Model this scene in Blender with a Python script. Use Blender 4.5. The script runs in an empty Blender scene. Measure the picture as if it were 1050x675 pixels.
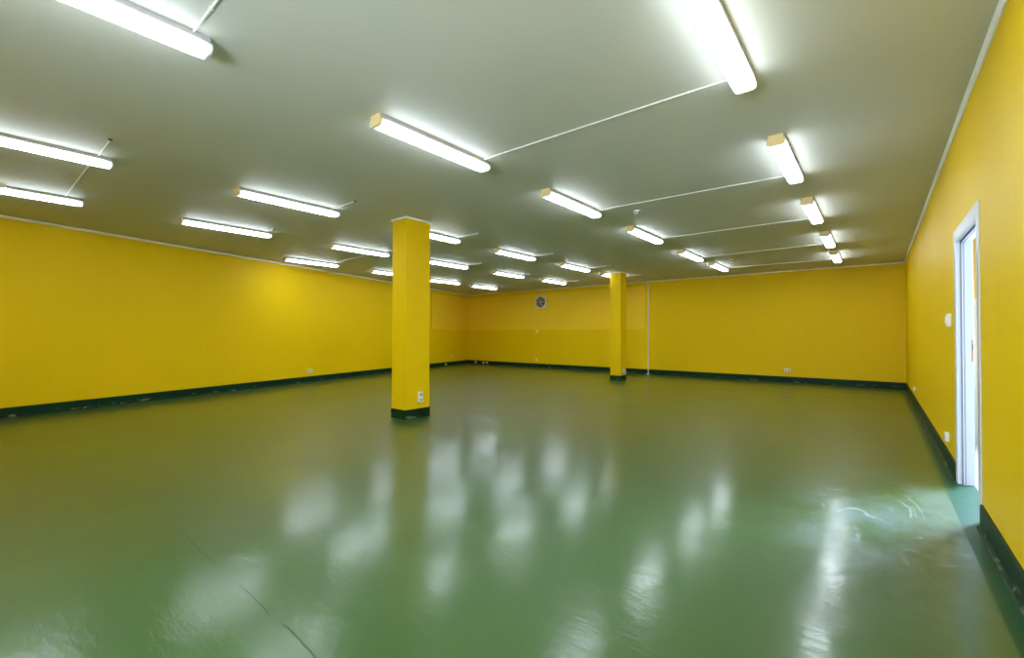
import bpy, bmesh, math, random
from mathutils import Vector, Matrix

random.seed(7)
C = bpy.context.scene.collection
scn = bpy.context.scene

# ------------------------------------------------------------ camera, world, lights, exposure
cam_d = bpy.data.cameras.new('camera')
cam_d.sensor_width = 36.0
cam_d.lens = 458.7 / 1050.0 * 36.0
cam_d.clip_start = 0.02
cam = bpy.data.objects.new('camera', cam_d)
C.objects.link(cam)
R_ = Vector((0.77483, 0.632164, 0.002665))
U_ = Vector((0.006191, -0.011804, 0.999911))
F_ = Vector((-0.63214, 0.774745, 0.01306))
m = Matrix.Identity(4)
for i in range(3):
    m[i][0] = R_[i]; m[i][1] = U_[i]; m[i][2] = -F_[i]
m.translation = Vector((0, 0, 1.2317))
cam.matrix_world = m
scn.camera = cam

LAMP_POWER = 24.0
DAY_POWER = 2000.0
FRONT_POWER = 185.0
world = bpy.data.worlds.new('world')
world.use_nodes = True
scn.world = world
bg = world.node_tree.nodes['Background']
bg.inputs[0].default_value = (0.75, 0.86, 1.0, 1)
bg.inputs[1].default_value = 1.5

day = bpy.data.lights.new('window_daylight', 'AREA')
day.shape = 'RECTANGLE'
day.size = 2.1
day.size_y = 1.35
day.energy = DAY_POWER
day.color = (0.50, 0.68, 1.0)
day_o = bpy.data.objects.new('window_daylight', day)
C.objects.link(day_o)
day_o.location = (2.85, 7.80, 1.52)
day_o.rotation_euler = (math.radians(-90), 0, 0)

day2 = bpy.data.lights.new('front_window_daylight', 'AREA')
day2.shape = 'RECTANGLE'; day2.size = 1.9; day2.size_y = 1.2
day2.energy = FRONT_POWER; day2.color = (0.60, 0.75, 1.0)
day2_o = bpy.data.objects.new('front_window_daylight', day2); C.objects.link(day2_o)
day2_o.location = (-1.0, -2.1, 1.45); day2_o.rotation_euler = (math.radians(90), 0, 0)

scn.view_settings.view_transform = 'Standard'
scn.view_settings.look = 'None'
scn.view_settings.gamma = 1.0
scn.view_settings.use_curve_mapping = False
scn.view_settings.exposure = 0.48

# ------------------------------------------------------------ dimensions
H = 2.95            # ceiling
XR = 0.520          # inner face of the right wall
YB = 13.779         # back wall
YF = -1.75          # wall behind the camera
def xl(y): return -9.7374 - 0.2873 * y
BH = 0.148          # painted baseboard height
DY0, DY1, DZ = 4.23, 5.27, 2.04    # door opening
XO = 0.615          # outer face of the right wall

# ------------------------------------------------------------ materials
def new_mat(name):
    mt = bpy.data.materials.new(name)
    mt.use_nodes = True
    nt = mt.node_tree
    return mt, nt, nt.nodes['Principled BSDF']

def simple(name, col, rough=0.5, spec=0.5, metal=0.0):
    mt, nt, b = new_mat(name)
    b.inputs['Base Color'].default_value = (*col, 1)
    b.inputs['Roughness'].default_value = rough
    b.inputs['Specular IOR Level'].default_value = spec
    b.inputs['Metallic'].default_value = metal
    n = nt.nodes.new('ShaderNodeTexNoise'); n.inputs['Scale'].default_value = 35
    tc = nt.nodes.new('ShaderNodeTexCoord'); nt.links.new(tc.outputs['Object'], n.inputs['Vector'])
    r = nt.nodes.new('ShaderNodeMapRange')
    r.inputs['To Min'].default_value = max(0, rough - 0.04); r.inputs['To Max'].default_value = min(1, rough + 0.04)
    nt.links.new(n.outputs['Fac'], r.inputs['Value']); nt.links.new(r.outputs['Result'], b.inputs['Roughness'])
    return mt

class G:
    """tiny node-graph helper"""
    def __init__(s, nt): s.nt = nt
    def link(s, a, b): s.nt.links.new(a, b)
    def n(s, t): return s.nt.nodes.new(t)
    def put(s, sock, v):
        if isinstance(v, (int, float)): sock.default_value = v
        else: s.link(v, sock)
    def math(s, op, a, b=0.0, c=None, clamp=False):
        k = s.n('ShaderNodeMath'); k.operation = op; k.use_clamp = clamp
        s.put(k.inputs[0], a); s.put(k.inputs[1], b)
        if c is not None: s.put(k.inputs[2], c)
        return k.outputs[0]
    def xyz(s):
        tc = s.n('ShaderNodeTexCoord'); sp = s.n('ShaderNodeSeparateXYZ')
        s.link(tc.outputs['Object'], sp.inputs[0])
        return tc.outputs['Object'], sp.outputs[0], sp.outputs[1], sp.outputs[2]
    def noise(s, vec, scale, detail=3, rough=.5, dist=0):
        k = s.n('ShaderNodeTexNoise')
        k.inputs['Scale'].default_value = scale; k.inputs['Detail'].default_value = detail
        k.inputs['Roughness'].default_value = rough; k.inputs['Distortion'].default_value = dist
        s.link(vec, k.inputs['Vector']); return k.outputs['Fac']
    def scale(s, vec, sc, rot=(0, 0, 0)):
        k = s.n('ShaderNodeMapping'); k.inputs['Scale'].default_value = sc; k.inputs['Rotation'].default_value = rot
        s.link(vec, k.inputs['Vector']); return k.outputs[0]
    def ramp(s, v, a, b, lo=0., hi=1.):
        k = s.n('ShaderNodeMapRange'); k.interpolation_type = 'SMOOTHSTEP'
        s.put(k.inputs['Value'], v); k.inputs['From Min'].default_value = a; k.inputs['From Max'].default_value = b
        k.inputs['To Min'].default_value = lo; k.inputs['To Max'].default_value = hi
        return k.outputs[0]
    def mix(s, f, a, b):
        k = s.n('ShaderNodeMix'); k.data_type = 'RGBA'
        s.put(k.inputs[0], f)
        for sock, v in ((k.inputs[6], a), (k.inputs[7], b)):
            if isinstance(v, tuple): sock.default_value = (*v, 1)
            else: s.link(v, sock)
        return k.outputs[2]

YEL = (0.82, 0.535, 0.0)
YEL2 = (0.78, 0.515, 0.0)
PALE = (0.84, 0.59, 0.02)

def wall_mat(name, band=None, base=YEL, base2=YEL2, zline=None):
    mt, nt, b = new_mat(name); g = G(nt)
    v, x, y, z = g.xyz()
    c = g.mix(g.ramp(g.noise(v, .45, 3), .35, .65), base, base2)
    # faint roller streaks
    st = g.noise(g.scale(v, (9, 9, .6)), 1.4, 4)
    c = g.mix(g.ramp(st, .3, .8, 0, .18), c, PALE)
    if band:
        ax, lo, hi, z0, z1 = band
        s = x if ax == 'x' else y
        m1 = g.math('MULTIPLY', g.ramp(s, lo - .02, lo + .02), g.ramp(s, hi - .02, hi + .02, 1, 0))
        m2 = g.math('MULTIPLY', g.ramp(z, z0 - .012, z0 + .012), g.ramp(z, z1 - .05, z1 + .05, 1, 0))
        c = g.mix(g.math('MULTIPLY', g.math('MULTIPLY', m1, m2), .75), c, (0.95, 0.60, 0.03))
    if zline is not None:
        d = g.math('ABSOLUTE', g.math('SUBTRACT', z, zline))
        c = g.mix(g.ramp(d, 0, .012, .08, 0), c, (.42, .3, .01))
    # scuffs low on the wall
    sc = g.noise(g.scale(v, (1, 1, 3)), 2.4, 6, .65)
    low = g.ramp(z, .15, .8, 1, 0)
    c = g.mix(g.math('MULTIPLY', g.ramp(sc, .62, .78, 0, .25), low), c, (.33, .24, .03))
    nt.links.new(c, b.inputs['Base Color'])
    b.inputs['Roughness'].default_value = .5
    b.inputs['Specular IOR Level'].default_value = .12
    bp = nt.nodes.new('ShaderNodeBump'); bp.inputs['Strength'].default_value = .12; bp.inputs['Distance'].default_value = .01
    nt.links.new(g.noise(v, 60, 4), bp.inputs['Height']); nt.links.new(bp.outputs[0], b.inputs['Normal'])
    return mt

M = {}
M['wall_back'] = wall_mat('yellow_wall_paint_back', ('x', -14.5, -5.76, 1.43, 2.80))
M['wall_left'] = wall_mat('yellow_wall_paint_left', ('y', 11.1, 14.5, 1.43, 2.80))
M['wall'] = wall_mat('yellow_wall_paint', zline=1.50)
M['pillar'] = wall_mat('yellow_pillar_paint')

def ceiling_mat():
    mt, nt, b = new_mat('white_ceiling_paint'); g = G(nt)
    v, x, y, z = g.xyz()
    c = g.mix(g.ramp(g.noise(v, .6, 4), .3, .7), (.63, .63, .545), (.60, .605, .52))
    nt.links.new(c, b.inputs['Base Color'])
    b.inputs['Roughness'].default_value = .6
    b.inputs['Specular IOR Level'].default_value = .3
    bp = nt.nodes.new('ShaderNodeBump'); bp.inputs['Strength'].default_value = .1; bp.inputs['Distance'].default_value = .01
    nt.links.new(g.noise(v, 12, 5), bp.inputs['Height']); nt.links.new(bp.outputs[0], b.inputs['Normal'])
    return mt
M['ceiling'] = ceiling_mat()

def floor_mat():
    mt, nt, b = new_mat('green_resin_floor'); g = G(nt)
    v, x, y, z = g.xyz()
    c = g.mix(g.ramp(g.noise(v, .5, 5, .6), .3, .7), (.040, .102, .012), (.032, .086, .010))
    # cloudy wear
    c = g.mix(g.ramp(g.noise(g.scale(v, (1, 1.6, 1)), .9, 5, .5), .4, .75, 0, .25), c, (.062, .11, .03))
    # dark specks
    c = g.mix(g.ramp(g.noise(v, 9, 2), .79, .82, 0, .7), c, (.03, .05, .02))
    # crack across the floor in front of the camera (y = 0.86), broken into segments
    wob = g.math('MULTIPLY', g.math('SUBTRACT', g.noise(v, 4.5, 6), .5), .05)
    d = g.math('ABSOLUTE', g.math('SUBTRACT', g.math('SUBTRACT', y, .868), wob))
    segm = g.math('MULTIPLY', g.ramp(x, -3.42, -3.36), g.ramp(x, -1.66, -1.6, 1, 0))
    gap = g.ramp(g.noise(g.scale(v, (1, .05, 1)), 2.1, 2), .40, .5)
    crack = g.math('MULTIPLY', g.math('MULTIPLY', segm, gap), g.ramp(d, .001, .0045, 1, 0))
    c = g.mix(g.math('MULTIPLY', crack, .9), c, (.008, .015, .006))
    # faint joint lines of the resin coats
    d2 = g.math('ABSOLUTE', g.math('SUBTRACT', y, g.math('ADD', 2.12, g.math('MULTIPLY', wob, .4))))
    c = g.mix(g.math('MULTIPLY', g.ramp(d2, 0, .01, .35, 0), g.ramp(x, -2.2, -1.5, 1, 0)), c, (.04, .07, .03))
    # milky scuff marks by the door, and painted haze of the daylight beam
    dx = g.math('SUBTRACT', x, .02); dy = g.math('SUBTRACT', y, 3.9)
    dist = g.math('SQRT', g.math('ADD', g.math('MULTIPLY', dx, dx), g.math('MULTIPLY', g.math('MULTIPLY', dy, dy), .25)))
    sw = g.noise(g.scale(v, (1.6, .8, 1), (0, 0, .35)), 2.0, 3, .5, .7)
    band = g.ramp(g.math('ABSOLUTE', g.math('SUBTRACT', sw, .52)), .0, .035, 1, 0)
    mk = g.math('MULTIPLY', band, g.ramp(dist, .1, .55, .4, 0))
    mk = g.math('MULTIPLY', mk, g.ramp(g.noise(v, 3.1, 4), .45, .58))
    beam_haze = g.math('MULTIPLY', g.ramp(g.noise(g.scale(v, (1, .6, 1)), 2.0, 6, .6), .35, .65), g.ramp(dist, .15, .85, .24, 0))  # bluish glow of the doorway daylight, put into the floor colour
    c = g.mix(beam_haze, c, (.40, .50, .58))
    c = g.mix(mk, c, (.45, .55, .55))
    # darker green border strip along the right wall
    strip = g.ramp(x, .417, .421)
    c = g.mix(strip, c, (.0, .060, .014))
    nt.links.new(c, b.inputs['Base Color'])
    r = g.math('ADD', g.ramp(g.noise(g.scale(v, (1, 1.5, 1)), 1.3, 5, .55), .3, .75, .12, .20), g.math('MULTIPLY', mk, .2))
    nt.links.new(r, b.inputs['Coat Roughness'])
    nt.links.new(g.math('MULTIPLY', g.math('SUBTRACT', 1.0, crack), g.math('SUBTRACT', .62, g.math('MULTIPLY', strip, .45))), b.inputs['Coat Weight'])
    b.inputs['Coat IOR'].default_value = 1.5
    b.inputs['Roughness'].default_value = .46
    b.inputs['Specular IOR Level'].default_value = .30
    bp = nt.nodes.new('ShaderNodeBump'); bp.inputs['Strength'].default_value = .35; bp.inputs['Distance'].default_value = .01
    h = g.math('ADD', g.noise(v, 2.2, 3), g.math('MULTIPLY', g.noise(g.scale(v, (1.5, 4, 1), (0, 0, .5)), 7, 5, .6, .8), .28))
    nt.links.new(h, bp.inputs['Height']); nt.links.new(bp.outputs[0], b.inputs['Normal']); nt.links.new(bp.outputs[0], b.inputs['Coat Normal'])
    return mt
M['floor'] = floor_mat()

def base_mat(name, chips=.38):
    mt, nt, b = new_mat(name); g = G(nt)
    v, x, y, z = g.xyz()
    c = g.mix(g.ramp(g.noise(v, 2, 4), .3, .7), (.0, .020, .005), (.001, .032, .009))
    # chips along the foot of the band
    n = g.noise(g.scale(v, (1, 1, 2.5)), 7, 5, .6)
    lowm = g.math('MULTIPLY', g.ramp(z, .0, .01), g.ramp(z, .02, .075, 1, 0))
    c = g.mix(g.math('MULTIPLY', g.ramp(n, .57, .64, 0, chips), lowm), c, (.42, .40, .30))
    nt.links.new(c, b.inputs['Base Color'])
    b.inputs['Roughness'].default_value = .5
    b.inputs['Specular IOR Level'].default_value = .2
    return mt
M['base'] = base_mat('dark_green_baseboard_paint')
M['white_trim'] = simple('white_cornice', (.88, .86, .76), .5)
M['white_gloss'] = simple('white_gloss_paint', (.60, .60, .61), .3)
M['seal'] = simple('dark_grey_seal', (.10, .10, .11), .6)
M['plastic'] = simple('white_plastic', (.80, .78, .70), .4)
M['plastic_dark'] = simple('dark_plastic', (.05, .045, .04), .5)
M['cap'] = simple('yellowed_end_cap', (.95, .74, .36), .45)
M['tray'] = simple('grey_lamp_tray', (.42, .40, .38), .5)
M['cable'] = simple('white_cable_conduit', (.85, .84, .78), .4)
M['metal'] = simple('brushed_metal', (.45, .42, .38), .35, metal=1.0)
M['brass'] = simple('worn_brass', (.60, .22, .08), .4)
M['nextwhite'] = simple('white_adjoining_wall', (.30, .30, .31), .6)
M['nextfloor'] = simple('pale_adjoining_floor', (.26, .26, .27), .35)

def lamp_mat():
    mt, nt, b = new_mat('lit_diffuser'); g = G(nt)
    v, x, y, z = g.xyz()
    b.inputs['Base Color'].default_value = (.8, .8, .8, 1)
    b.inputs['Roughness'].default_value = .35
    b.inputs['Emission Color'].default_value = (.80, .885, 1.0, 1)
    # the tube inside stops short of both ends of the cover
    e = g.math('MULTIPLY', g.ramp(y, .02, .11, .10, 1), g.ramp(y, 1.16, 1.25, 1, .10))
    # the tray shades the upper flanks of the cover
    e = g.math('MULTIPLY', e, g.ramp(z, -.030, -.078, .05, 1))
    nt.links.new(g.math('MULTIPLY', e, LAMP_POWER), b.inputs['Emission Strength'])
    return mt
M['lamp'] = lamp_mat()

# ------------------------------------------------------------ mesh helpers
def box(bm, x0, x1, y0, y1, z0, z1, bevel=0):
    vs = [bm.verts.new((x, y, z)) for z in (z0, z1) for y in (y0, y1) for x in (x0, x1)]
    fs = [(0, 2, 3, 1), (4, 5, 7, 6), (0, 1, 5, 4), (2, 6, 7, 3), (0, 4, 6, 2), (1, 3, 7, 5)]
    faces = [bm.faces.new([vs[i] for i in f]) for f in fs]
    if bevel:
        es = list({e for f in faces for e in f.edges})
        bmesh.ops.bevel(bm, geom=es, offset=bevel, segments=2, profile=.6, affect='EDGES')

def prism(bm, pts, axis, a, b):
    """extrude a closed 2D outline along an axis from a to b"""
    def P(p, t):
        if axis == 'y': return (p[0], t, p[1])
        if axis == 'x': return (t, p[0], p[1])
        return (p[0], p[1], t)
    A = [bm.verts.new(P(p, a)) for p in pts]; B = [bm.verts.new(P(p, b)) for p in pts]
    n = len(pts)
    bm.faces.new(A); bm.faces.new(B[::-1])
    for i in range(n):
        j = (i + 1) % n
        bm.faces.new((A[i], A[j], B[j], B[i]))

def tube(bm, p0, p1, r, seg=10):
    p0 = Vector(p0); p1 = Vector(p1); d = p1 - p0
    q = d.to_track_quat('Z', 'Y').to_matrix().to_4x4(); q.translation = (p0 + p1) / 2
    bmesh.ops.create_cone(bm, cap_ends=True, segments=seg, radius1=r, radius2=r, depth=d.length, matrix=q)

def disc(bm, c, r, depth, axis='y', seg=24, r2=None):
    q = Matrix.Rotation(math.radians(90), 4, 'X') if axis == 'y' else (Matrix.Rotation(math.radians(90), 4, 'Y') if axis == 'x' else Matrix.Identity(4))
    q.translation = Vector(c)
    bmesh.ops.create_cone(bm, cap_ends=True, segments=seg, radius1=r, radius2=r if r2 is None else r2, depth=depth, matrix=q)

def obj(name, bm, mat, parent=None, smooth=False):
    bmesh.ops.recalc_face_normals(bm, faces=bm.faces)
    me = bpy.data.meshes.new(name); bm.to_mesh(me); bm.free()
    me.materials.append(mat)
    if smooth:
        for p in me.polygons: p.use_smooth = True
        me.set_sharp_from_angle(angle=math.radians(40))
    o = bpy.data.objects.new(name, me); C.objects.link(o)
    if parent: o.parent = parent
    return o

def tag(o, label, cat, group=None):
    o['label'] = label; o['category'] = cat
    if group: o['group'] = group
    return o

def thing(name, label, cat, loc=(0, 0, 0), rz=0, group=None):
    o = bpy.data.objects.new(name, None); C.objects.link(o)
    o.location = loc; o.rotation_euler = (0, 0, rz); o.empty_display_size = .1
    return tag(o, label, cat, group)

def struct(name, bm, mat, parent=None):
    o = obj(name, bm, mat, parent)
    if parent is None: o['kind'] = 'structure'
    return o

# ------------------------------------------------------------ room shell
XF = xl(YF); XB = xl(YB)
bm = bmesh.new()
prism(bm, [(XF - .3, YF - .2), (XO, YF - .2), (XO, YB + .2), (XB - .3, YB + .2)], 'z', -.2, 0)
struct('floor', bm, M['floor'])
bm = bmesh.new()
prism(bm, [(XF - .3, YF - .2), (XO, YF - .2), (XO, YB + .2), (XB - .3, YB + .2)], 'z', H, H + .2)
struct('ceiling', bm, M['ceiling'])
bm = bmesh.new()
prism(bm, [(XF, YF - .0), (XB, YB), (XB - .25, YB), (XF - .25, YF)], 'z', 0, H)
struct('wall_left', bm, M['wall_left'])
bm = bmesh.new(); box(bm, XB - .25, XO, YB, YB + .2, 0, H)
struct('wall_back', bm, M['wall_back'])
bm = bmesh.new()
box(bm, XF - .25, -2.0, YF - .2, YF, 0, H); box(bm, 0, XO, YF - .2, YF, 0, H)
box(bm, -2.0, 0, YF - .2, YF, 0, .85); box(bm, -2.0, 0, YF - .2, YF, 2.05, H)
struct('wall_front', bm, M['pillar'])
bm = bmesh.new()
for a, b_, c_, d_ in ((-2.0, -1.94, .85, 2.05), (-.06, 0, .85, 2.05), (-1.94, -.06, .85, .91), (-1.94, -.06, 1.99, 2.05), (-1.03, -.97, .91, 1.99)):
    box(bm, a, b_, YF - .14, YF - .08, c_, d_)
struct('window_2', bm, M['white_gloss'])
bm = bmesh.new()
box(bm, XR, XO, YF, DY0, 0, H)
box(bm, XR, XO, DY1, YB, 0, H)
box(bm, XR, XO, DY0, DY1, DZ, H)
struct('wall_right', bm, M['wall'])

# painted baseboards (a little proud of the walls, coved foot)
def coved(t=.014, cove=.02):
    return [(0, BH), (t * .7, BH), (t, BH - .004), (t, cove), (t + cove * .45, cove * .35), (t + cove, 0), (0, 0)]
bm = bmesh.new(); prism(bm, [(XR - a, z) for a, z in coved()], 'y', YF, DY0 - .08)
struct('baseboard_right', bm, M['base'])
bm = bmesh.new(); prism(bm, [(XR - a, z) for a, z in coved()], 'y', DY1 + .08, YB)
struct('baseboard_right_far', bm, M['base'])
bm = bmesh.new(); prism(bm, [(YB - a, z) for a, z in coved()], 'x', XB, XR)
struct('baseboard_back', bm, M['base'])
bm = bmesh.new()
n_ = Vector((1, .2873, 0)).normalized()
A = []; B = []
for a, z in coved():
    A.append(bm.verts.new((XF + n_.x * a, YF + n_.y * a, z)))
    B.append(bm.verts.new((XB + n_.x * a, YB + n_.y * a, z)))
bm.faces.new(A); bm.faces.new(B[::-1])
for i in range(len(A)):
    j = (i + 1) % len(A); bm.faces.new((A[i], A[j], B[j], B[i]))
struct('baseboard_left', bm, M['base'])

# thin cornice strips under the ceiling
T = .026
bm = bmesh.new(); prism(bm, [(XR, H), (XR - T, H), (XR - T, H - .008), (XR - .008, H - T), (XR, H - T)], 'y', YF, YB)
struct('trim_1', bm, M['white_trim'])
bm = bmesh.new(); prism(bm, [(YB, H), (YB - T, H), (YB - T, H - .008), (YB - .008, H - T), (YB, H - T)], 'x', XB, XR)
struct('trim_2', bm, M['white_trim'])
bm = bmesh.new(); A = []; B = []
for a, z in [(0, H), (T, H), (T, H - .008), (.008, H - T - .01), (0, H - T - .01)]:
    A.append(bm.verts.new((XF + n_.x * a, YF + n_.y * a, z)))
    B.append(bm.verts.new((XB + n_.x * a, YB + n_.y * a, z)))
bm.faces.new(A); bm.faces.new(B[::-1])
for i in range(len(A)):
    j = (i + 1) % len(A); bm.faces.new((A[i], A[j], B[j], B[i]))
struct('trim_3', bm, M['white_trim'])

# ------------------------------------------------------------ doorway in the right wall
door = bpy.data.objects.new('door_1', None); C.objects.link(door); door['kind'] = 'structure'
CW = .078
bm = bmesh.new()      # casing on the room side: two uprights and a head
x0, x1 = XR - .008, XR
box(bm, x0, x1, DY0 - CW, DY0, 0, DZ + CW, .003)
obj('casing', bm, M['white_gloss'], door)
bm = bmesh.new(); box(bm, x0, x1, DY1, DY1 + CW, 0, DZ + CW, .003)
obj('casing', bm, M['white_gloss'], door)
bm = bmesh.new(); box(bm, x0, x1, DY0, DY1, DZ, DZ + CW, .003)
obj('casing', bm, M['white_gloss'], door)
def lining(y0, y1, z0, z1):
    bm = bmesh.new(); box(bm, XR - .007, XO + .002, y0, y1, z0, z1, .002); return bm
obj('door_lining', lining(DY1 - .018, DY1, 0, DZ), M['white_gloss'], door)
obj('door_lining', lining(DY0, DY0 + .018, 0, DZ), M['white_gloss'], door)
obj('door_lining', lining(DY0, DY1, DZ - .018, DZ), M['white_gloss'], door)
# stepped stop with a dark seal in each corner
for (a, b_, mat, nm) in ((XR + .022, XR + .027, 'seal', 'seal'), (XR + .027, XR + .052, 'white_gloss', 'door_stop'), (XR + .038, XR + .042, 'seal', 'seal')):
    pr = .034 if nm == 'door_stop' else (.030 if a < XR + .03 else .036)
    bm = bmesh.new()
    box(bm, a, b_, DY1 - pr, DY1 - .017, 0, DZ - .017)
    box(bm, a, b_, DY0 + .017, DY0 + pr, 0, DZ - .017)
    box(bm, a, b_, DY0 + .017, DY1 - .017, DZ - pr, DZ - .017)
    obj(nm, bm, M[mat], door)
bm = bmesh.new(); box(bm, XR + .084, XR + .093, DY1 - .021, DY1 - .0175, 1.02, 1.20, .001)
sp = obj('strike_plate', bm, M['brass'], door)
bm = bmesh.new()
box(bm, XR + .086, XR + .092, DY1 - .0225, DY1 - .0195, 1.115, 1.165)
obj('latch_hole', bm, M['plastic_dark'], sp)

# ------------------------------------------------------------ adjoining room behind the doorway
NX, NY0, NY1, NH = 4.6, 2.6, 7.4, 2.42
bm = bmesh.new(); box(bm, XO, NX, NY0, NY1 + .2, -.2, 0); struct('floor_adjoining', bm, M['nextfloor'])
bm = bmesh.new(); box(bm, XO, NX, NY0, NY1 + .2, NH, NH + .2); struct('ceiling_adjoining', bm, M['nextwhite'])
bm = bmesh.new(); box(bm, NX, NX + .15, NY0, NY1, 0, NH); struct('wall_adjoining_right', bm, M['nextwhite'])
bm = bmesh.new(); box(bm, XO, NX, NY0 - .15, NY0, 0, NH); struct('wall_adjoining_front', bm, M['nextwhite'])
WX0, WX1, WZ0, WZ1 = 1.80, 3.90, .85, 2.20
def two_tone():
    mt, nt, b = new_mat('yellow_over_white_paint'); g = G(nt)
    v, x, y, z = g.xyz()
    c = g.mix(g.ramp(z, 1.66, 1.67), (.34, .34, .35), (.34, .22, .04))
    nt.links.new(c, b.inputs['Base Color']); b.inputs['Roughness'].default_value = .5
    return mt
bm = bmesh.new()
box(bm, XO, WX0, NY1, NY1 + .2, 0, NH); box(bm, WX1, NX, NY1, NY1 + .2, 0, NH)
box(bm, WX0, WX1, NY1, NY1 + .2, 0, WZ0); box(bm, WX0, WX1, NY1, NY1 + .2, WZ1, NH)
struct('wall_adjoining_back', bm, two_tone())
bm = bmesh.new()
for a, b_, c_, d_ in ((WX0, WX0 + .06, WZ0, WZ1), (WX1 - .06, WX1, WZ0, WZ1), (WX0, WX1, WZ0, WZ0 + .06), (WX0, WX1, WZ1 - .06, WZ1), ((WX0 + WX1) / 2 - .03, (WX0 + WX1) / 2 + .03, WZ0, WZ1)):
    box(bm, a, b_, NY1 + .05, NY1 + .11, c_, d_)
struct('window_1', bm, M['white_gloss'])

# ------------------------------------------------------------ pillars
def pillar(x0, x1, y0, y1, label):
    cx, cy = (x0 + x1) / 2, (y0 + y1) / 2
    t = thing('pillar', label, 'pillar', (cx, cy, 0), group=None)
    hx, hy = (x1 - x0) / 2, (y1 - y0) / 2
    bm = bmesh.new(); box(bm, -hx, hx, -hy, hy, .0, H, .004)
    obj('shaft', bm, M['pillar'], t)
    bm = bmesh.new(); e = .006
    out = [(-hx - e, -hy - e), (hx + e, -hy - e), (hx + e, hy + e), (-hx - e, hy + e)]
    prism(bm, out, 'z', 0, BH - .012)
    obj('painted_base', bm, M['base'], t)
    bm = bmesh.new(); e = .018
    out = [(-hx - e, -hy - e), (hx + e, -hy - e), (hx + e, hy + e), (-hx - e, hy + e)]
    prism(bm, out, 'z', H - .028, H)
    obj('top_trim', bm, M['white_trim'], t)
    return t
P1 = (-5.615, -5.291, 4.047, 4.498)
P2 = (-5.665, -5.356, 11.199, 11.537)
pillar(*P1, 'square yellow pillar with dark green base, the larger one nearer the camera')
pillar(*P2, 'square yellow pillar with dark green base, the smaller one far off near the back wall')

# ------------------------------------------------------------ fluorescent ceiling lamps
LL = 1.27
def lamp_profile(w=.067, h=.052, r=.026):
    pts = [(-w * .92, 0), (-w, -.010)]
    for k in range(7):
        a = math.pi + k / 6 * math.pi / 2
        pts.append((-w + r + r * math.cos(a), -h + r + r * math.sin(a)))
    for k in range(7):
        a = 1.5 * math.pi + k / 6 * math.pi / 2
        pts.append((w - r + r * math.cos(a), -h + r + r * math.sin(a)))
    pts += [(w, -.010), (w * .92, 0)]
    return pts
TZ = .032
def make_lamp():
    t = thing('ceiling_lamp', '', 'ceiling lamp', (0, 0, H))
    bm = bmesh.new()
    prism(bm, [(-.066, 0), (.066, 0), (.069, -TZ), (-.069, -TZ)], 'y', .012, LL - .012)
    obj('tray', bm, M['tray'], t)
    bm = bmesh.new()
    prism(bm, [(x, z - TZ) for x, z in lamp_profile()], 'y', .016, LL - .010)
    obj('diffuser', bm, M['lamp'], t, smooth=True)
    bm = bmesh.new()
    prism(bm, [(x, z - TZ) for x, z in lamp_profile(.070, .055, .028)], 'y', -.002, .018)
    prism(bm, [(-.058, 0), (.058, 0), (.058, -TZ), (-.058, -TZ)], 'y', -.004, .014)
    obj('end_cap', bm, M['cap'], t, smooth=True)
    bm = bmesh.new()
    prism(bm, [(x, z - TZ) for x, z in lamp_profile(.068, .053, .027)], 'y', LL - .012, LL)
    obj('end_cap', bm, M['plastic'], t, smooth=True)
    return t
def copy_tree(o, parent=None):
    c = o.copy(); C.objects.link(c)
    if parent: c.parent = parent
    for ch in list(o.children): copy_tree(ch, c)
    return c
spots = [(1, 0, -3.048, -0.374), (1, 1, -3.031, 2.016), (1, 2, -3.015, 4.304), (1, 3, -3.005, 6.596), (1, 4, -3.024, 9.042), (1, 5, -2.985, 11.02),
 (2, 0, -5.851, -0.362), (2, 1, -5.809, 2.002), (2, 2, -5.801, 4.31), (2, 3, -5.86, 6.661), (2, 4, -5.789, 8.941), (2, 5, -5.79, 10.98),
 (3, 0, -7.883, -0.321), (3, 1, -7.957, 2.002), (3, 2, -7.963, 4.354), (3, 3, -7.908, 6.632), (3, 4, -7.925, 8.933), (3, 5, -7.837, 11.039),
 (4, 2, -10.169, 4.47), (4, 3, -10.311, 6.767), (4, 4, -10.56, 8.939), (4, 5, -10.672, 10.891),
 (0, 1, -0.674, 2.035), (0, 2, -0.663, 4.371), (0, 3, -0.663, 6.614), (0, 4, -0.657, 8.929), (0, 5, -0.67, 11.099),
 (0, 0, -0.674, -0.37)]
rows = {0: 'row nearest the camera', 1: 'second row from the camera', 2: 'third row from the camera',
        3: 'fourth row from the camera', 4: 'fifth row from the camera', 5: 'row nearest the back wall'}
cols = {0: 'line beside right wall', 1: 'second line from right wall', 2: 'middle line',
        3: 'second line from left wall', 4: 'line along left wall'}
over = {(1, 0): 'lit lamp cut by the top left corner of the photo',
        (0, 1): 'largest lit lamp, cut by the top edge of the photo at the right',
        (2, 0): 'lit lamp cut by the left edge, the upper of two there',
        (3, 0): 'lit lamp cut by the left edge, the lower of two above the left wall',
        (1, 1): 'large lit lamp with yellowed end cap, high above and right of the near pillar',
        (0, 2): 'lit lamp second from the camera in the line beside the right wall, yellow cap showing',
        (0, 5): 'lit lamp beside the right wall, smallest and nearest the back wall',
        (1, 5): 'lit lamp in the second line from the right wall, nearest the back wall',
        (2, 5): 'lit lamp half hidden behind the top of the far pillar',
        (4, 3): 'lit lamp along the left wall, its end hidden by the near pillar',
        (4, 5): 'lit lamp nearest the far left corner of the room',
        (0, 0): 'lit lamp over the camera, in line beside the right wall'}
proto = make_lamp()
lamps = {}
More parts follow.
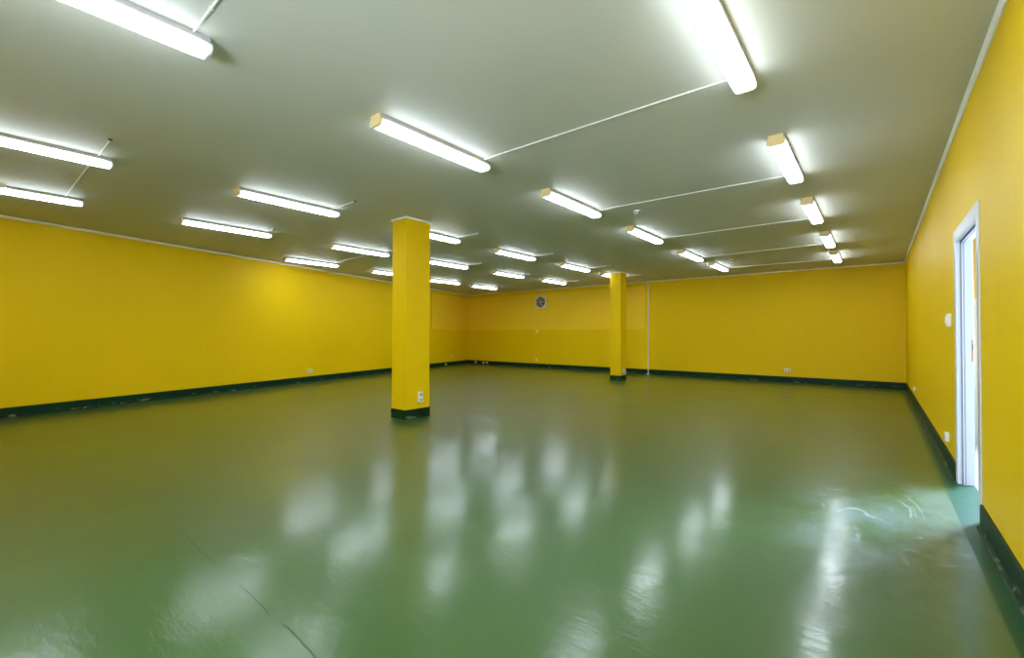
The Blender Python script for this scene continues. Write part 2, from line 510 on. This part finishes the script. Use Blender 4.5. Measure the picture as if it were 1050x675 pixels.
for i, (c, r, x, y) in enumerate(spots):
    o = proto if i == 0 else copy_tree(proto)
    o.location = (x, y, H)
    o['label'] = over.get((c, r), 'lit lamp, %s, %s' % (cols[c], rows[r]))
    o['group'] = 'fluorescent ceiling lamps'
    lamps[(c, r)] = (x, y)
    if (c, r) in ((3, 0), (3, 1)):
        for ch in o.children:
            if ch.name.startswith('end_cap') and ch.data.materials[0] == M['plastic']:
                ch.data = ch.data.copy(); ch.data.materials[0] = M['cap']

# ------------------------------------------------------------ ceiling cable conduits between the lamps
def conduit(xa, xb, y, label, grommet=False, y2=None, clips=3):
    y2 = y if y2 is None else y2
    z = H - .0085
    t = thing('ceiling_cable', label, 'cable', (xa, y, H), group='white cables on the ceiling')
    bm = bmesh.new(); tube(bm, (0, 0, -.0065), (xb - xa, y2 - y, -.0065), .006, 8)
    obj('conduit', bm, M['cable'], t, smooth=True)
    for k in range(clips):
        f = (k + .5) / clips
        bm = bmesh.new(); box(bm, (xb - xa) * f - .006, (xb - xa) * f + .006, (y2 - y) * f - .009, (y2 - y) * f + .009, -.0145, 0, .0015)
        obj('clip', bm, M['cable'], t)
    if grommet:
        bm = bmesh.new(); disc(bm, (xb - xa, y2 - y, -.006), .016, .012, 'z', 12)
        obj('grommet', bm, M['plastic_dark'], t)
    return t
ordn = {0: 'nearest the camera', 1: 'second from the camera', 2: 'third from the camera', 3: 'fourth from the camera', 4: 'fifth from the camera', 5: 'nearest the back wall'}
for r in range(6):
    xa, ya = lamps[(1, r)]; xb, yb = lamps[(0, r)]
    conduit(xa + .066, xb - .066, ya + 1.175, 'long white ceiling cable joining the two right lamp lines, ' + ordn[r], y2=yb + 1.175, clips=4)
for (c, r) in ((2, 0), (2, 1), (3, 1), (2, 2), (3, 2), (2, 3), (3, 3), (2, 4), (3, 5), (2, 5)):
    x, y = lamps[(c, r)]
    ln = .62 if (c, r) != (3, 1) else .40
    conduit(x + .066, x + ln, y + 1.16, 'short cable stub, %s, %s' % (cols[c], rows[r]), True, clips=1)
x, y = lamps[(4, 2)]; x2, y2 = lamps[(3, 2)]
conduit(x + .066, x2 - .066, y + 1.1, 'long white cable joining two lamps left of the near pillar', y2=y2 + 1.1)
x, y = lamps[(3, 0)]; x2, y2 = lamps[(2, 0)]
conduit(x + .066, x2 - .066, y + 1.1, 'white cable joining the two lamps at the left edge of the photo', y2=y2 + 1.15)

# smoke detectors, ceiling junction box
def detector(x, y, label):
    t = thing('smoke_detector', label, 'detector', (x, y, H), group='small ceiling detectors')
    bm = bmesh.new(); disc(bm, (0, 0, -.012), .045, .024, 'z', 24); obj('base', bm, M['plastic'], t, smooth=True)
    bm = bmesh.new(); disc(bm, (0, 0, -.030), .030, .014, 'z', 20, .042); obj('sensing_head', bm, M['plastic_dark'], t, smooth=True)
    bm = bmesh.new(); disc(bm, (0, 0, -.041), .034, .010, 'z', 20, .030); obj('cap', bm, M['plastic'], t, smooth=True)
detector(-2.56, 5.85, 'small white ceiling detector between the second and third cables')
detector(-2.54, 11.0, 'tiny white ceiling detector nearer the back wall')
t = thing('junction_box', 'small white ceiling junction box at the left edge above the lamp', 'junction box', (-7.80, .24, H))
bm = bmesh.new(); box(bm, -.05, .05, -.05, .05, -.035, 0, .004); obj('body', bm, M['plastic'], t)
bm = bmesh.new(); box(bm, -.042, .042, -.042, .042, -.046, -.035, .003); obj('lid', bm, M['tray'], t)

# ------------------------------------------------------------ extractor fan on the back wall
t = thing('extractor_fan', 'square white wall fan with round dark grille, high on the back wall', 'fan', (-9.82, YB, 2.468))
bm = bmesh.new(); s = .225
box(bm, -s, s, -.035, 0, -s, s, .008)
obj('frame', bm, M['plastic'], t)
bm = bmesh.new(); disc(bm, (0, -.037, 0), .195, .012, 'y', 40); obj('fan_opening', bm, M['plastic_dark'], t)
bm = bmesh.new()
for k in range(6):
    a = k * math.pi / 3
    vs = []
    for rr, da, dy in ((.04, -.25, -.046), (.175, -.22, -.046), (.175, .26, -.052), (.04, .30, -.052)):
        vs.append(bm.verts.new((rr * math.cos(a + da), dy, rr * math.sin(a + da))))
    f = bm.faces.new(vs)
    ex = bmesh.ops.extrude_face_region(bm, geom=[f])
    for v_ in [q for q in ex['geom'] if isinstance(q, bmesh.types.BMVert)]: v_.co.y -= .003
obj('fan_blades', bm, M['tray'], t)
bm = bmesh.new(); disc(bm, (0, -.055, 0), .042, .02, 'y', 20); obj('hub', bm, M['tray'], t)
bm = bmesh.new()
for rr in (.075, .12, .165, .198):
    n = 36
    for k in range(n):
        a0, a1 = 2 * math.pi * k / n, 2 * math.pi * (k + 1) / n
        tube(bm, (rr * math.cos(a0), -.066, rr * math.sin(a0)), (rr * math.cos(a1), -.066, rr * math.sin(a1)), .0028, 5)
for k in range(4):
    a = k * math.pi / 4 + .2
    tube(bm, (-.2 * math.cos(a), -.066, -.2 * math.sin(a)), (.2 * math.cos(a), -.066, .2 * math.sin(a)), .0028, 5)
for k in range(4):
    a = k * math.pi / 2 + math.pi / 4
    tube(bm, (.198 * math.cos(a), -.066, .198 * math.sin(a)), (.198 * math.cos(a), -.034, .198 * math.sin(a)), .004, 5)
obj('grille', bm, M['metal'], t)

# ------------------------------------------------------------ pipe on the back wall
t = thing('wall_pipe', 'thin white vertical pipe on the back wall right of the far pillar', 'pipe', (-5.632, YB - .030, 0))
bm = bmesh.new(); tube(bm, (0, 0, .012), (0, 0, 2.84), .013, 12); obj('tube', bm, M['cable'], t, smooth=True)
bm = bmesh.new(); disc(bm, (0, 0, .006), .10, .012, 'z', 24, .05); obj('foot_flange', bm, M['plastic'], t)
for z in (.55, 1.5, 2.5):
    bm = bmesh.new(); box(bm, -.02, .02, -.016, .030, z - .01, z + .01, .002); obj('bracket', bm, M['cable'], t)
bm = bmesh.new(); box(bm, -.022, .022, -.02, .030, 2.82, 2.86, .003); obj('top_elbow', bm, M['plastic'], t)

# ------------------------------------------------------------ sockets and switch
def socket(loc, rz, label, w=.16, h=.082, n=2, vertical=False, group='wall sockets'):
    """built facing -Y, rotated by rz"""
    t = thing('wall_socket', label, 'socket', loc, rz, group)
    W, Hh = (h, w) if vertical else (w, h)
    bm = bmesh.new(); box(bm, -W / 2, W / 2, -.030, 0, -Hh / 2, Hh / 2, .005); obj('plate', bm, M['plastic'], t)
    for k in range(n):
        off = (k - (n - 1) / 2) * w / max(n, 1)
        c = (0, -.029, off) if vertical else (off, -.029, 0)
        bm = bmesh.new(); disc(bm, c, .024, .006, 'y', 18)
        i = obj('insert', bm, M['tray'], t)
        bm = bmesh.new()
        for s_ in (-1, 1): disc(bm, (c[0] + s_ * .009, -.033, c[2]), .0035, .003, 'y', 8)
        obj('pin_hole', bm, M['plastic_dark'], i)
    return t
lrz = math.radians(90) - math.atan(.2873) * -1   # faces into the room from the left wall
lw = lambda y, z, a=.0: (xl(y) + n_.x * a, y + n_.y * a, z)
LR = math.atan2(-n_.x, n_.y) + math.pi / 2 + math.pi / 2
def rz_for(nv):      # rotation that turns -Y to nv
    return math.atan2(nv[1], nv[0]) + math.pi / 2
socket(lw(5.66, .285), rz_for((n_.x, n_.y)), 'small white double socket low on the left wall, left of the near pillar')
socket(lw(12.46, .335), rz_for((n_.x, n_.y)), 'small white socket low on the left wall beside the far corner', .082, .082, 1)
socket((-10.04, YB, .288), 0, 'small white socket low on the back wall, below the fan', .082, .082, 1)
socket((-1.84, YB, .323), 0, 'small white double socket low on the back wall at the right', .15, .082, 2)
socket((P1[1], 4.31, .300), rz_for((1, 0)), 'white two-gang socket on the right face of the near pillar', .155, .082, 2, True)
socket((P2[1], 11.35, .235), rz_for((1, 0)), 'small white socket low on the far pillar', .15, .082, 2, True)
socket((XR, 5.89, .28), rz_for((-1, 0)), 'white socket low on the right wall just beyond the door', .082, .082, 1)
socket((XR, 10.56, .30), rz_for((-1, 0)), 'white socket low on the right wall near the back corner', .082, .082, 1)
t = thing('light_switch', 'white light switch on the right wall beside the door', 'switch', (XR, 5.66, 1.375), rz_for((-1, 0)))
bm = bmesh.new(); box(bm, -.041, .041, -.030, 0, -.06, .06, .005); obj('plate', bm, M['plastic'], t)
bm = bmesh.new(); box(bm, -.026, .026, -.038, -.029, -.03, .035, .004); obj('rocker', bm, M['plastic'], t)
t = thing('wall_sensor', 'tiny white sensor box halfway up the back wall, under the fan', 'sensor', (-10.0, YB, 1.364))
bm = bmesh.new(); box(bm, -.035, .035, -.028, 0, -.045, .045, .005); obj('body', bm, M['plastic'], t)
bm = bmesh.new(); disc(bm, (0, -.029, .01), .015, .008, 'y', 14); obj('lens', bm, M['cable'], t)
# cable outlets on the baseboard by the far left corner
def outlet(loc, rz, label):
    t = thing('floor_outlet', label, 'cable outlet', loc, rz, 'cable outlets on the baseboard')
    bm = bmesh.new(); box(bm, -.045, .045, -.05, -.014, -.03, .03, .006); obj('body', bm, M['plastic'], t)
    bm = bmesh.new(); disc(bm, (0, -.055, 0), .012, .012, 'y', 12); obj('cable_entry', bm, M['tray'], t)
outlet(lw(12.0, .062), rz_for((n_.x, n_.y)), 'white cable outlet on the baseboard of the left wall before the far corner')
for k, (x, lb) in enumerate(((-13.2, 'cable outlet on the back baseboard, nearest the far left corner'), (-12.75, 'cable outlet on the back baseboard, second from the far left corner'), (-12.55, 'cable outlet on the back baseboard, third from the far left corner'))):
    outlet((x, YB, .07), 0, 'small pale ' + lb)
